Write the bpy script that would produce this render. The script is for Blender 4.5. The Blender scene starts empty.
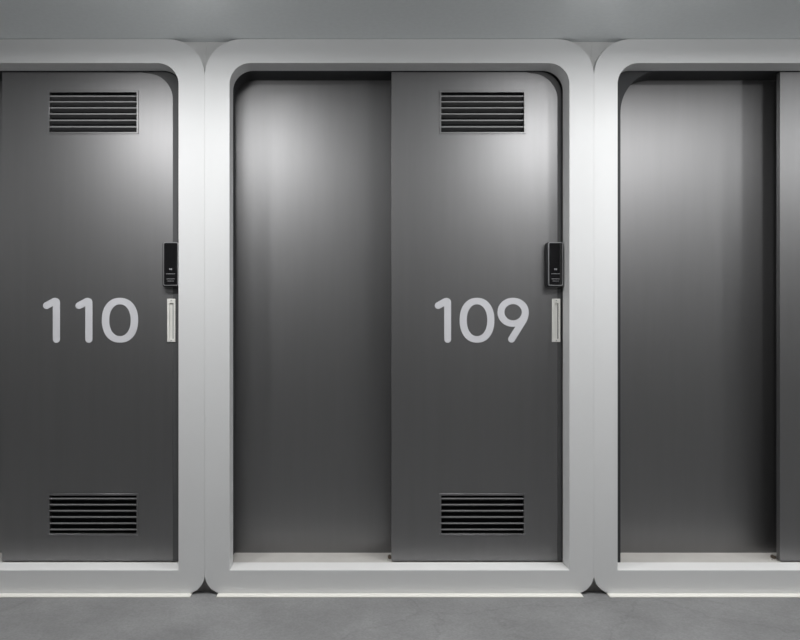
import bpy, bmesh, math
from mathutils import Vector
from mathutils.geometry import tessellate_polygon

# ---------------------------------------------------------------- units
# the wall is laid out on its own elevation drawing: u to the right, v downwards,
# d into the wall; one drawing unit is 4 mm
S = 0.004
FLOOR = 594.6
CEIL = 38.8
CU, CV, D = 348.0, 322.0, 700.0          # camera: position on the elevation and distance

def W(u, v, d=0.0):
    return Vector(((u - 400.0) * S, d * S, (FLOOR - v) * S))

sc = bpy.context.scene
COL = sc.collection

# ---------------------------------------------------------------- materials
def mat(name, col, rough=0.5, metal=0.0, spec=0.5, coat=0.0, noise=None, bump=None, emit=None):
    m = bpy.data.materials.new(name); m.use_nodes = True
    nt = m.node_tree; b = nt.nodes['Principled BSDF']
    b.inputs['Base Color'].default_value = (*col, 1)
    b.inputs['Roughness'].default_value = rough
    b.inputs['Metallic'].default_value = metal
    b.inputs['Specular IOR Level'].default_value = spec
    b.inputs['Coat Weight'].default_value = coat
    if noise:
        scale, amt, stretch = noise
        tc = nt.nodes.new('ShaderNodeTexCoord')
        mp = nt.nodes.new('ShaderNodeMapping'); mp.inputs['Scale'].default_value = stretch
        nz = nt.nodes.new('ShaderNodeTexNoise')
        nz.inputs['Scale'].default_value = scale; nz.inputs['Detail'].default_value = 6
        nz.inputs['Roughness'].default_value = 0.62
        mr = nt.nodes.new('ShaderNodeMapRange')
        mr.inputs['From Min'].default_value = 0.3; mr.inputs['From Max'].default_value = 0.7
        mr.inputs['To Min'].default_value = 1 - amt; mr.inputs['To Max'].default_value = 1 + amt
        mx = nt.nodes.new('ShaderNodeVectorMath'); mx.operation = 'SCALE'
        mx.inputs[0].default_value = col
        L = nt.links.new
        L(tc.outputs['Object'], mp.inputs['Vector']); L(mp.outputs['Vector'], nz.inputs['Vector'])
        L(nz.outputs['Fac'], mr.inputs['Value']); L(mr.outputs['Result'], mx.inputs['Scale'])
        L(mx.outputs['Vector'], b.inputs['Base Color'])
    if bump:
        scale, strength, dist = bump
        tc = nt.nodes.new('ShaderNodeTexCoord')
        nz = nt.nodes.new('ShaderNodeTexNoise'); nz.inputs['Scale'].default_value = scale
        nz.inputs['Detail'].default_value = 3
        bp = nt.nodes.new('ShaderNodeBump'); bp.inputs['Strength'].default_value = strength
        bp.inputs['Distance'].default_value = dist
        nt.links.new(tc.outputs['Object'], nz.inputs['Vector'])
        nt.links.new(nz.outputs['Fac'], bp.inputs['Height'])
        nt.links.new(bp.outputs['Normal'], b.inputs['Normal'])
    return m

def concrete_mat():
    m = mat('grey_concrete', (0.25, 0.25, 0.252), 0.55, spec=0.4)
    nt = m.node_tree; b = nt.nodes['Principled BSDF']; L = nt.links.new
    tc = nt.nodes.new('ShaderNodeTexCoord')
    n1 = nt.nodes.new('ShaderNodeTexNoise'); n1.inputs['Scale'].default_value = 3.2
    n1.inputs['Detail'].default_value = 8; n1.inputs['Roughness'].default_value = 0.65
    n2 = nt.nodes.new('ShaderNodeTexNoise'); n2.inputs['Scale'].default_value = 120
    n2.inputs['Detail'].default_value = 3
    r1 = nt.nodes.new('ShaderNodeMapRange'); r1.inputs[1].default_value = .3; r1.inputs[2].default_value = .7
    r1.inputs[3].default_value = 0.8; r1.inputs[4].default_value = 1.18
    r2 = nt.nodes.new('ShaderNodeMapRange'); r2.inputs[1].default_value = .3; r2.inputs[2].default_value = .7
    r2.inputs[3].default_value = 0.9; r2.inputs[4].default_value = 1.1
    mu = nt.nodes.new('ShaderNodeMath'); mu.operation = 'MULTIPLY'
    # one fine hairline crack and a few long trowel marks
    wv = nt.nodes.new('ShaderNodeTexVoronoi'); wv.feature = 'DISTANCE_TO_EDGE'; wv.inputs['Scale'].default_value = 0.9
    dn = nt.nodes.new('ShaderNodeVectorMath'); dn.operation = 'ADD'
    sc_ = nt.nodes.new('ShaderNodeVectorMath'); sc_.operation = 'SCALE'; sc_.inputs['Scale'].default_value = 0.25
    r3 = nt.nodes.new('ShaderNodeMapRange'); r3.inputs[1].default_value = 0.0; r3.inputs[2].default_value = .006
    r3.inputs[3].default_value = 0.86; r3.inputs[4].default_value = 1.0
    mu2 = nt.nodes.new('ShaderNodeMath'); mu2.operation = 'MULTIPLY'
    mx = nt.nodes.new('ShaderNodeVectorMath'); mx.operation = 'SCALE'
    mx.inputs[0].default_value = (0.25, 0.25, 0.252)
    for n in (n1, n2): L(tc.outputs['Object'], n.inputs['Vector'])
    L(n1.outputs['Color'], sc_.inputs[0]); L(tc.outputs['Object'], dn.inputs[0]); L(sc_.outputs[0], dn.inputs[1])
    L(dn.outputs[0], wv.inputs['Vector']); L(wv.outputs['Distance'], r3.inputs[0])
    L(n1.outputs['Fac'], r1.inputs[0]); L(n2.outputs['Fac'], r2.inputs[0])
    L(r1.outputs[0], mu.inputs[0]); L(r2.outputs[0], mu.inputs[1])
    L(mu.outputs[0], mu2.inputs[0]); L(r3.outputs[0], mu2.inputs[1])
    L(mu2.outputs[0], mx.inputs['Scale']); L(mx.outputs[0], b.inputs['Base Color'])
    return m

M = {
    'white':  mat('white_lacquer', (0.69, 0.693, 0.695), 0.42, spec=0.4, noise=(2.0, 0.012, (1, 1, 1))),
    'sill':   mat('white_sill_board', (0.90, 0.895, 0.885), 0.4, spec=0.4, noise=(3.0, 0.02, (1, 1, 1))),
    'stone':  mat('warm_white_inner_sill', (0.60, 0.58, 0.55), 0.5, spec=0.35, noise=(14.0, 0.04, (1, 1, 1))),
    'ledge':  mat('cream_white_base_strip', (0.92, 0.90, 0.84), 0.4, spec=0.4, noise=(5.0, 0.02, (1, 1, 1))),
    'door':   mat('graphite_metallic_paint', (0.268, 0.266, 0.269), 0.47, metal=1.0, spec=0.5, noise=(30.0, 0.02, (1, 1, 0.06))),
    'panel':  mat('graphite_satin_panel', (0.268, 0.266, 0.269), 0.47, metal=1.0, spec=0.5, noise=(30.0, 0.02, (1, 1, 0.06))),
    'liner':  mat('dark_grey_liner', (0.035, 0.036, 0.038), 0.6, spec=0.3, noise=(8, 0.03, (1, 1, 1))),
    'black':  mat('black_void_lining', (0.012, 0.012, 0.013), 0.7, spec=0.2, noise=(8, 0.03, (1, 1, 1))),
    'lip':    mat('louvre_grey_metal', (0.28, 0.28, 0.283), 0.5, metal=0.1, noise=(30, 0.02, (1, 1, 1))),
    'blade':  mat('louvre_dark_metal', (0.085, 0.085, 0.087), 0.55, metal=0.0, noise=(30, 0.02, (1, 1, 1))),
    'digit':  mat('pale_lilac_grey_vinyl', (0.64, 0.64, 0.668), 0.6, spec=0.3, noise=(10, 0.01, (1, 1, 1))),
    'lockb':  mat('black_lock_plastic', (0.016, 0.016, 0.017), 0.4, noise=(40, 0.05, (1, 1, 1))),
    'lockf':  mat('black_glossy_lock_face', (0.010, 0.010, 0.011), 0.12, coat=0.6, noise=(40, 0.05, (1, 1, 1))),
    'rim':    mat('satin_silver_rim', (0.42, 0.42, 0.43), 0.35, metal=0.8, noise=(40, 0.03, (1, 1, 1))),
    'print':  mat('white_lock_print', (0.30, 0.30, 0.31), 0.6, noise=(40, 0.03, (1, 1, 1))),
    'pull':   mat('cream_white_pull', (0.80, 0.79, 0.75), 0.45, noise=(20, 0.02, (1, 1, 1))),
    'pin':    mat('brown_metal_pin', (0.16, 0.13, 0.10), 0.4, metal=0.7, noise=(40, 0.05, (1, 1, 1))),
    'ceil':   mat('pale_grey_ceiling_paint', (0.78, 0.815, 0.825), 0.3, metal=0.0, spec=0.5, noise=(60, 0.03, (1, 1, 1)), bump=(400, 0.15, 0.001)),
    'wall':   mat('off_white_wall_paint', (0.78, 0.78, 0.77), 0.7, spec=0.3, noise=(30, 0.02, (1, 1, 1))),
    'filler': mat('pale_filler_strip', (0.64, 0.64, 0.635), 0.6, spec=0.3, noise=(30.0, 0.03, (1, 1, 1))),
    'gap':    mat('shaded_grey_gap', (0.36, 0.35, 0.34), 0.7, spec=0.2, noise=(60.0, 0.2, (1, 1, 1))),  # grey deepened to hold the occlusion low between the pods
    'shade_strip':   mat('charcoal_shade_strip', (0.082, 0.082, 0.084), 0.6, spec=0.3, noise=(30.0, 0.03, (1, 1, 1))),
    'far':    mat('dark_grey_opposite_wall', (0.06, 0.06, 0.061), 0.6, spec=0.3, noise=(30.0, 0.02, (1, 1, 1))),
    'floor':  concrete_mat(),
}

# ---------------------------------------------------------------- helpers
def arc(cx, cy, r, a0, a1, n, ry=None):
    ry = r if ry is None else ry
    return [(cx + r * math.cos(math.radians(a0 + (a1 - a0) * i / n)),
             cy + ry * math.sin(math.radians(a0 + (a1 - a0) * i / n))) for i in range(n + 1)]

def rrect(u0, v0, u1, v1, rt, rb, n=24):
    """closed outline, v downwards; top radius rt, bottom radius rb"""
    p = arc(u0 + rt, v0 + rt, rt, 180, 270, n) + arc(u1 - rt, v0 + rt, rt, 270, 360, n)
    if rb > 0:
        p += arc(u1 - rb, v1 - rb, rb, 0, 90, n) + arc(u0 + rb, v1 - rb, rb, 90, 180, n)
    else:
        p += [(u1, v1), (u0, v1)]
    return p

def prism(bm, loops, d0, d1):
    """outline (with holes) filled and extruded from depth d0 to d1"""
    def area(p): return sum(p[i - 1][0] * q[1] - q[0] * p[i - 1][1] for i, q in enumerate(p))
    lps = [lp if (area(lp) > 0) == (k == 0) else lp[::-1] for k, lp in enumerate(loops)]
    tris = tessellate_polygon([[Vector((u, v, 0)) for u, v in lp] for lp in lps])
    flat = [p for lp in lps for p in lp]
    A = [bm.verts.new(W(u, v, d0)) for u, v in flat]; B = [bm.verts.new(W(u, v, d1)) for u, v in flat]
    fs = []
    for t in tris:
        for V in (A, B):
            try: fs.append(bm.faces.new([V[i] for i in t]))
            except ValueError: pass
    k = 0
    for lp in lps:
        n = len(lp)
        for i in range(n):
            p, q = k + i, k + (i + 1) % n
            fs.append(bm.faces.new((A[p], A[q], B[q], B[p])))
        k += n
    bmesh.ops.recalc_face_normals(bm, faces=fs)

def box(bm, u0, v0, d0, u1, v1, d1):
    c = [bm.verts.new(W(u, v, d)) for d in (d0, d1) for u, v in ((u0, v0), (u1, v0), (u1, v1), (u0, v1))]
    fs = [bm.faces.new([c[i] for i in q]) for q in
          ((0, 1, 2, 3), (7, 6, 5, 4), (0, 4, 5, 1), (1, 5, 6, 2), (2, 6, 7, 3), (3, 7, 4, 0))]
    bmesh.ops.recalc_face_normals(bm, faces=fs)
    return c

def profile_x(bm, u0, u1, pts):
    """side profile [(d, v)...] swept along u"""
    a = [bm.verts.new(W(u0, v, d)) for d, v in pts]; b = [bm.verts.new(W(u1, v, d)) for d, v in pts]
    n = len(pts); fs = [bm.faces.new(a), bm.faces.new(list(reversed(b)))]
    fs += [bm.faces.new((a[i], b[i], b[(i + 1) % n], a[(i + 1) % n])) for i in range(n)]
    bmesh.ops.recalc_face_normals(bm, faces=fs)

def obj(name, bm, m, parent=None, bevel=0.0, seg=2, label=None):
    root = parent
    off = Vector((0, 0, 0))
    while root is not None:
        off += root.location; root = root.parent
    me = bpy.data.meshes.new(name)
    if parent is None:
        lo = Vector([min(v.co[i] for v in bm.verts) for i in range(3)])
        hi = Vector([max(v.co[i] for v in bm.verts) for i in range(3)])
        loc = Vector(((lo.x + hi.x) / 2, (lo.y + hi.y) / 2, lo.z))
    else:
        loc = Vector((0, 0, 0))
    bmesh.ops.translate(bm, verts=bm.verts[:], vec=-(off + loc))
    for f in bm.faces: f.smooth = True
    for e in bm.edges:
        e.smooth = len(e.link_faces) == 2 and e.calc_face_angle(3.2) < math.radians(28)
    bm.to_mesh(me); bm.free()
    o = bpy.data.objects.new(name, me); COL.objects.link(o)
    o.data.materials.append(M[m]); o.location = loc
    if parent is not None: o.parent = parent
    if bevel:
        b = o.modifiers.new('edge_round', 'BEVEL'); b.width = bevel * S; b.segments = seg
        b.limit_method = 'ANGLE'; b.angle_limit = math.radians(40); b.harden_normals = False
    if label: o['label'] = label
    return o

def thing(name, loc, label, cat, group=None):
    o = bpy.data.objects.new(name, None); COL.objects.link(o)
    o.empty_display_size = 0.1; o.location = loc
    o['label'] = label; o['category'] = cat
    if group: o['group'] = group
    return o

def struct(name, bm, m):
    o = obj(name, bm, m); o['kind'] = 'structure'; return o

NB = bmesh.new

# ---------------------------------------------------------------- the corridor
LFT, RGT, OPP, BACK = -700, 1500, -770, 420
bm = NB(); box(bm, LFT, FLOOR, OPP, RGT, FLOOR + 20, BACK); struct('floor', bm, 'floor')
bm = NB(); box(bm, LFT, CEIL - 20, OPP, RGT, CEIL, BACK); struct('ceiling', bm, 'ceil')
# wall behind the pod fronts (seen in the little gaps between the rounded corners)
bm = NB(); box(bm, LFT, CEIL, 100, RGT, FLOOR, 110); struct('wall_back', bm, 'wall')
bm = NB(); box(bm, LFT, CEIL, OPP - 10, RGT, FLOOR, OPP); struct('wall_front', bm, 'far')
bm = NB(); box(bm, LFT - 10, CEIL, OPP - 10, LFT, FLOOR, BACK); struct('wall_left', bm, 'wall')
bm = NB(); box(bm, RGT, CEIL, OPP - 10, RGT + 10, FLOOR, BACK); struct('wall_right', bm, 'wall')

# ---------------------------------------------------------------- pod surrounds
RET = 22.0          # depth of the white return
PAN = 54.0          # depth of the fixed panel
DF, DB = 24.0, 30.0 # front and back of the sliding door
SILL = 570.5
def U(x, d=DF): return CU + (x - CU) * (D + d) / D      # photo column seen at depth d

def pod(u0, u1, o0, o1, dleft, label, lin0=None, lin_r=22):
    """u0..u1 outer, o0..o1 opening, dleft: left edge of the sliding door"""
    t = thing('sleeping_pod', W((u0 + u1) / 2, FLOOR, 30), label, 'pod front', 'white rounded pod fronts')
    bm = NB()
    prism(bm, [rrect(u0, CEIL + 0.2, u1, 593.6, 37, 19), rrect(o0, 63, o1, SILL, 21, 0)], 0, RET)
    obj('frame', bm, 'white', t, 0.9, 3)
    # dark tube between the white return and the fixed panel
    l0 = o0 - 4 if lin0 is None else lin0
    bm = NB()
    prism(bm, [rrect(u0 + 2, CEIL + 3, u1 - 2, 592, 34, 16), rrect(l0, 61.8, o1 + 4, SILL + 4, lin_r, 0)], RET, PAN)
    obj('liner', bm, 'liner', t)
    bm = NB(); box(bm, l0 + .2, SILL, RET, o1 + 3.8, SILL + 3.8, PAN); obj('inner_sill', bm, 'stone', t, label='warm grey inner sill')
    # white board lining the bottom of the return
    bm = NB(); box(bm, o0 + .1, SILL - 0.5, 0.8, o1 - .1, SILL + 0.4, RET + .4); obj('sill', bm, 'sill', t, 0.2)
    # thin cream strip on the floor under the front
    bm = NB(); box(bm, u0 + 13, FLOOR - 1.2, -8, u1 - 13, FLOOR, 10); obj('base_strip', bm, 'ledge', t, 0.3, label='thin cream base strip')
    # fixed panel beside the door, running on behind it
    bm = NB(); box(bm, o0 - 10, 58, PAN, o1 + 10, SILL + 6, PAN + 5)
    obj('fixed_panel', bm, 'panel', t, label='dark grey fixed panel')
    # small guide pin where the door runs
    uu = dleft - 1.6
    bm = NB()
    prism(bm, [arc(uu, SILL - 2.6, 1.8, 0, 345, 23)], DB + .6, DB + 5)
    g = obj('floor_guide', bm, 'pin', t, 0.3)
    bm = NB(); box(bm, uu - 2.8, SILL - 1.0, DB + .3, uu + 2.2, SILL, DB + 6)
    obj('guide_foot', bm, 'stone', g)
    return t

pod(-201.0, 204.7, -175.0, 178.5, U(2), 'white rounded pod front around door 110, cut off at the left edge')
pod(204.8, 593.95, 229.5, 569.5, U(391.6), 'white rounded pod front around door 109, whole in the middle')
pod(594.05, 998.0, 617.6, 972.0, U(780), 'white rounded pod front right of door 109, cut off at the right edge', lin0=U(620.5, RET), lin_r=44)  # liner set in and rounder here, shaped to draw the leg's shadow

# narrow fillers set back between the rounded corners of neighbouring pods
for k, um in enumerate((204.75, 594.0)):
    l, r = um - .25, um + .25
    bm = NB()
    for sgn in (-1, 1):
        e = um + sgn * .25; m_ = um + sgn * .06
        a_ = arc(e + sgn * 37, CEIL + 37.2, 37, 270, 180 if sgn > 0 else 360, 24)
        prism(bm, [[(m_, CEIL + .05)] + [(q[0] - sgn * .02, q[1]) for q in a_] + [(m_, CEIL + 37.2)]], 8, 22)
    o = obj('trim_%d' % (2 * k + 1), bm, 'filler'); o['kind'] = 'structure'
    bm = NB()
    a_ = arc(r + 19, 574.6, 19, 180, 90, 20) ; c_ = arc(l - 19, 574.6, 19, 90, 0, 20)
    prism(bm, [[(um, 570)] + a_ + [(r + 19, FLOOR)] + [(l - 19, FLOOR)] + c_], 9, 22)
    o = obj('trim_%d' % (2 * k + 2), bm, 'gap'); o['kind'] = 'structure'

# ---------------------------------------------------------------- sliding doors
def stroke(path, r, n=10):
    """outline of a thick line with round ends"""
    L, R = [], []
    for i, (x, y) in enumerate(path):
        a = path[max(i - 1, 0)]; b = path[min(i + 1, len(path) - 1)]
        dx, dy = b[0] - a[0], b[1] - a[1]; l = math.hypot(dx, dy)
        nx, ny = -dy / l, dx / l
        L.append((x + nx * r, y + ny * r)); R.append((x - nx * r, y - ny * r))
    def cap(c, p):                       # half circle from p around c
        a = math.degrees(math.atan2(p[1] - c[1], p[0] - c[0]))
        return arc(c[0], c[1], r, a, a - 180, n)[1:-1]
    return L + cap(path[-1], L[-1]) + R[::-1] + cap(path[0], R[0])

def sup(cx, cy, rx, ry, e, n=72):
    out = []
    for i in range(n):
        a = 2 * math.pi * i / n; c, s = math.cos(a), math.sin(a)
        out.append((cx + rx * math.copysign(abs(c) ** (2 / e), c), cy + ry * math.copysign(abs(s) ** (2 / e), s)))
    return out

def bez(p0, p1, p2, n):
    return [((1 - t) ** 2 * p0[0] + 2 * t * (1 - t) * p1[0] + t * t * p2[0],
             (1 - t) ** 2 * p0[1] + 2 * t * (1 - t) * p1[1] + t * t * p2[1]) for t in [i / n for i in range(n + 1)]]

def glyph(ch, x):
    """solids of a digit in crop pixels (6.667 per unit); x = reference of the digit"""
    if ch == '1':
        # flag and stem as one outline: cap, flag top, rounded shoulder, stem, inner corner
        r = 22.8; tip = (x - 63, 137); ang = math.atan2(-27, 49)
        nx, ny = math.sin(ang) * r, -math.cos(ang) * r
        up = (tip[0] + nx, tip[1] + ny); dn = (tip[0] - nx, tip[1] - ny)
        a_up = math.degrees(math.atan2(ny, nx))
        out = arc(tip[0], tip[1], r, a_up + 180, a_up + 360, 14)          # round tip
        t0 = (x - 27, up[1] + (x - 27 - up[0]) * math.tan(ang))
        out += bez(t0, (x - 8, 80), (x + 12, 93), 8) + bez((x + 12, 93), (x + r, 101), (x + r, 124), 8)[1:]
        out += arc(x, 362, r, 0, 180, 16)                                   # round foot
        yi = dn[1] + (x - r - dn[0]) * math.tan(ang)
        out += [(x - r, yi)]
        return [([out], 0)]
    if ch == '0':
        return [([sup(x, 235, 115.8, 149.3, 2.2), sup(x, 235, 68.5, 106, 2.15)], 0)]
    if ch == '9':
        path = [(x - 10, 361), (x + 62, 245)] + bez((x + 62, 245), (x + 82, 214), (x + 81.5, 182), 10)[1:]
        return [([sup(x, 182, 104, 96.3, 2.06), sup(x, 181.5, 57.8, 54.3, 2.0)], 0), ([stroke(path, 22.8)], -0.03)]

def door(u0, u1, vent, num, lock, pull, label):
    """u0,u1 door edges; vent (u0,u1); num list of (char, u centre); lock = u shift; all given on the door's own plane"""
    t = thing('sliding_door', W((u0 + u1) / 2, 569.5, (DF + DB) / 2), label, 'door', 'dark grey sliding doors')
    K = D / (D + DF)
    def VV(v): return CV + (v - CV) / K      # heights measured on the door plane
    top, bot = 63.3, SILL - 1.5
    va = (VV(92.5), VV(132.2)); vb = (VV(495.3), VV(533.7))
    rect = lambda a, b, c, d: [(a, b), (c, b), (c, d), (a, d)]
    bm = NB()
    prism(bm, [[(u0, top)] + arc(u1 - 24, top + 24, 24, 270, 360, 16) + [(u1, bot), (u0, bot)],
               rect(vent[0], va[0], vent[1], va[1]), rect(vent[0], vb[0], vent[1], vb[1])], DF, DB)
    obj('door_leaf', bm, 'door', t, 1.3, 3)
    for (v0, v1), lips in ((va, (96.1, 101.7, 107.8, 113.9, 120.3, 126.8)), (vb, (498.6, 504.7, 510.8, 517.0, 523.3, 529.5))):
        bm = NB()
        prism(bm, [rect(vent[0] - 1.9, v0 - 1.9, vent[1] + 1.9, v1 + 1.9), rect(vent[0] + .1, v0 + .1, vent[1] - .1, v1 - .1)], DF - 0.9, DF + 0.6)
        g = obj('vent_grille', bm, 'door', t, 0.25, 1)
        bm = NB(); box(bm, vent[0] - 1, v0 - 1, DB, vent[1] + 1, v1 + 1, DB + 1); obj('grille_back', bm, 'black', g)
        for lv in lips:
            c = VV(lv)
            bm = NB()
            profile_x(bm, vent[0] + .12, vent[1] - .12, [(DF + 0.2, c - .7), (DF + 0.8, c - .7), (DF + 5.0, c + 2.4), (DF + 4.7, c + 2.9), (DF + 0.8, c + .65), (DF + 0.2, c + .65)])
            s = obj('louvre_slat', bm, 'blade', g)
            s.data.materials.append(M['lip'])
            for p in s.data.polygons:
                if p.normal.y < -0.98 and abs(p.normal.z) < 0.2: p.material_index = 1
    # dark strip drawing the frame's shade down the closing edge and top corner
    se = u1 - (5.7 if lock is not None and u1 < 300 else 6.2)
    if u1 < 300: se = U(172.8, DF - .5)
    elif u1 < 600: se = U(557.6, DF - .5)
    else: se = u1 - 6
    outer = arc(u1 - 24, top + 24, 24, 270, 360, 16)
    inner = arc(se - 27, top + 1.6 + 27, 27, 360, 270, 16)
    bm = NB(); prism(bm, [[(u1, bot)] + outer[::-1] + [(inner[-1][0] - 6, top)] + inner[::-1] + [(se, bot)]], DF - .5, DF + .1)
    obj('door_shade_strip', bm, 'shade_strip', t, label='charcoal strip drawn as edge shade')
    # number
    for ch, uc, sx in num:
        bm = NB()
        for loops, dz in glyph(ch, 0):
            prism(bm, [[(uc + px * sx / 6.667 / K, VV(285 + py / 6.667)) for px, py in lp] for lp in loops], DF - 0.25 + dz, DF + 0.05)
        obj('number_digit', bm, 'digit', t, label='pale grey numeral %s' % ch)
    if lock is None: return t
    # lock: black body with silver rim, glossy face and small print
    L0 = lock; q = 1 / K
    bm = NB(); prism(bm, [rrect(L0 - 1.2 * q, VV(242.8), L0 + 14.6 * q, VV(287.2), 2.2, 2.2, 6)], DF - 6.0, DF)
    lk = obj('door_lock', bm, 'lockb', t, 0.7, 2)
    bm = NB(); prism(bm, [rrect(L0, VV(243), L0 + 14.8 * q, VV(286.2), 2.0, 2.0, 6), rrect(L0 + .9, VV(243.9), L0 + 14.8 * q - .9, VV(285.3), 1.3, 1.3, 6)], DF - 8.2, DF - 5.9)
    obj('lock_rim', bm, 'rim', lk, 0.25, 1)
    bm = NB(); prism(bm, [rrect(L0 + .85, VV(243.8), L0 + 14.8 * q - .85, VV(285.4), 1.3, 1.3, 6)], DF - 7.9, DF - 5.9)
    obj('lock_face', bm, 'lockf', lk)
    bm = NB()
    def mark(x0, y0, x1, y1): box(bm, L0 + x0 * q, VV(y0), DF - 7.98, L0 + x1 * q, VV(y1), DF - 7.85)
    mark(6.0, 268.9, 7.1, 270.6); mark(7.6, 268.9, 8.7, 270.6)
    for k in range(7): mark(3.2 + k * 1.25, 273.9, 4.0 + k * 1.25, 274.6)
    for k in range(6): mark(3.4 + k * 1.35, 279.0, 4.4 + k * 1.35, 279.6)
    for k in range(5): mark(4.4 + k * 1.3, 281.2, 5.2 + k * 1.3, 281.8)
    obj('lock_print', bm, 'print', lk)
    # recessed pull
    H0 = pull; H1 = H0 + 8.2 * q
    bm = NB(); prism(bm, [rect(H0, VV(298.8), H1, VV(342.0)), rect(H0 + 2.6, VV(303.2), H1 - 2.0, VV(338.8))], DF - 1.5, DF + 0.5)
    h = obj('pull_handle', bm, 'pull', t, 0.35, 2, label='cream white recessed pull handle')
    bm = NB(); box(bm, H0 + 2.3, VV(302.9), DF - .05, H1 - 1.9, VV(339.1), DF + .4); obj('pull_recess', bm, 'pull', h)
    for vv in (300.6, 340.6):
        bm = NB(); prism(bm, [arc((H0 + H1) / 2, VV(vv), 0.55, 0, 345, 15)], DF - 1.65, DF - 1.4)
        obj('screw', bm, 'rim', h)
    return t


c110 = lambda px: U(30 + px / 6.667)
c109 = lambda px: U(425 + px / 6.667)
door(U(2), 180.0, (U(49.6), U(136.8)), [('1', c110(176.5), 1.04), ('1', c110(393), 1.04), ('0', c110(600), 1.045)], U(163.2, DF - 8), U(166.9, DF - 2),
     'dark grey sliding door with number 110')
door(U(391.6), 569.0, (U(441.1), U(524.0)), [('1', c109(151), 1.0), ('0', c109(346.5), 1.0), ('9', c109(587), 1.0)], U(548.3, DF - 8), U(552.4, DF - 2),
     'dark grey sliding door with number 109')
door(U(780), 971.5, (U(830), U(913)), [], U(937.5), U(941.5),
     'dark grey sliding door, only a narrow strip at the right edge')

# ---------------------------------------------------------------- light
def lamp(u, d, power, size=0.13, col=(1, 0.998, 0.995)):
    ld = bpy.data.lights.new('downlight', 'AREA'); ld.shape = 'DISK'; ld.size = size
    ld.energy = power; ld.color = col
    o = bpy.data.objects.new('downlight', ld); COL.objects.link(o)
    o.location = W(u, 50, d)
    return o

def fill_point(u, v, d, power):
    ld = bpy.data.lights.new('fill_lamp', 'POINT'); ld.shadow_soft_size = 0.06
    ld.energy = power; ld.color = (0.995, 1, 1)
    o = bpy.data.objects.new('fill_lamp', ld); COL.objects.link(o)
    o.location = W(u, v, d)
    return o

# downlights over the walkway, unseen point fills added by the pod joints to brighten ceiling and top bars,
# and more added fills along the far side of the corridor to lift the ambient
for u, p in ((-400, 11), (97, 9.2), (240, 7.8), (592, 4.9), (690, 7.8), (800, 6.8), (1120, 11)):
    lamp(u, -200, p)
for u in (204.7, 594, 983):
    fill_point(u, 78, -225, 5.0)
for u in (-600, 91, 787, 1400):
    fill_point(u, 60, -600, 4.6)

w = bpy.data.worlds.new('world'); sc.world = w; w.use_nodes = True
w.node_tree.nodes['Background'].inputs[0].default_value = (0.8, 0.85, 0.9, 1)
w.node_tree.nodes['Background'].inputs[1].default_value = 0.05

# ---------------------------------------------------------------- camera
cd = bpy.data.cameras.new('camera'); cam = bpy.data.objects.new('camera', cd); COL.objects.link(cam)
cam.location = W(CU, CV, -D); cam.rotation_euler = (math.radians(90), 0, 0)
cd.sensor_fit = 'HORIZONTAL'; cd.sensor_width = 36; cd.lens = 36 * D / 800
cd.shift_x = (400 - CU) / 800; cd.shift_y = (CV - 320) / 800
cd.clip_start = 0.02
sc.camera = cam

sc.view_settings.view_transform = 'Standard'; sc.view_settings.look = 'None'
sc.view_settings.gamma = 1; sc.view_settings.exposure = 0.15
sc.view_settings.use_curve_mapping = False
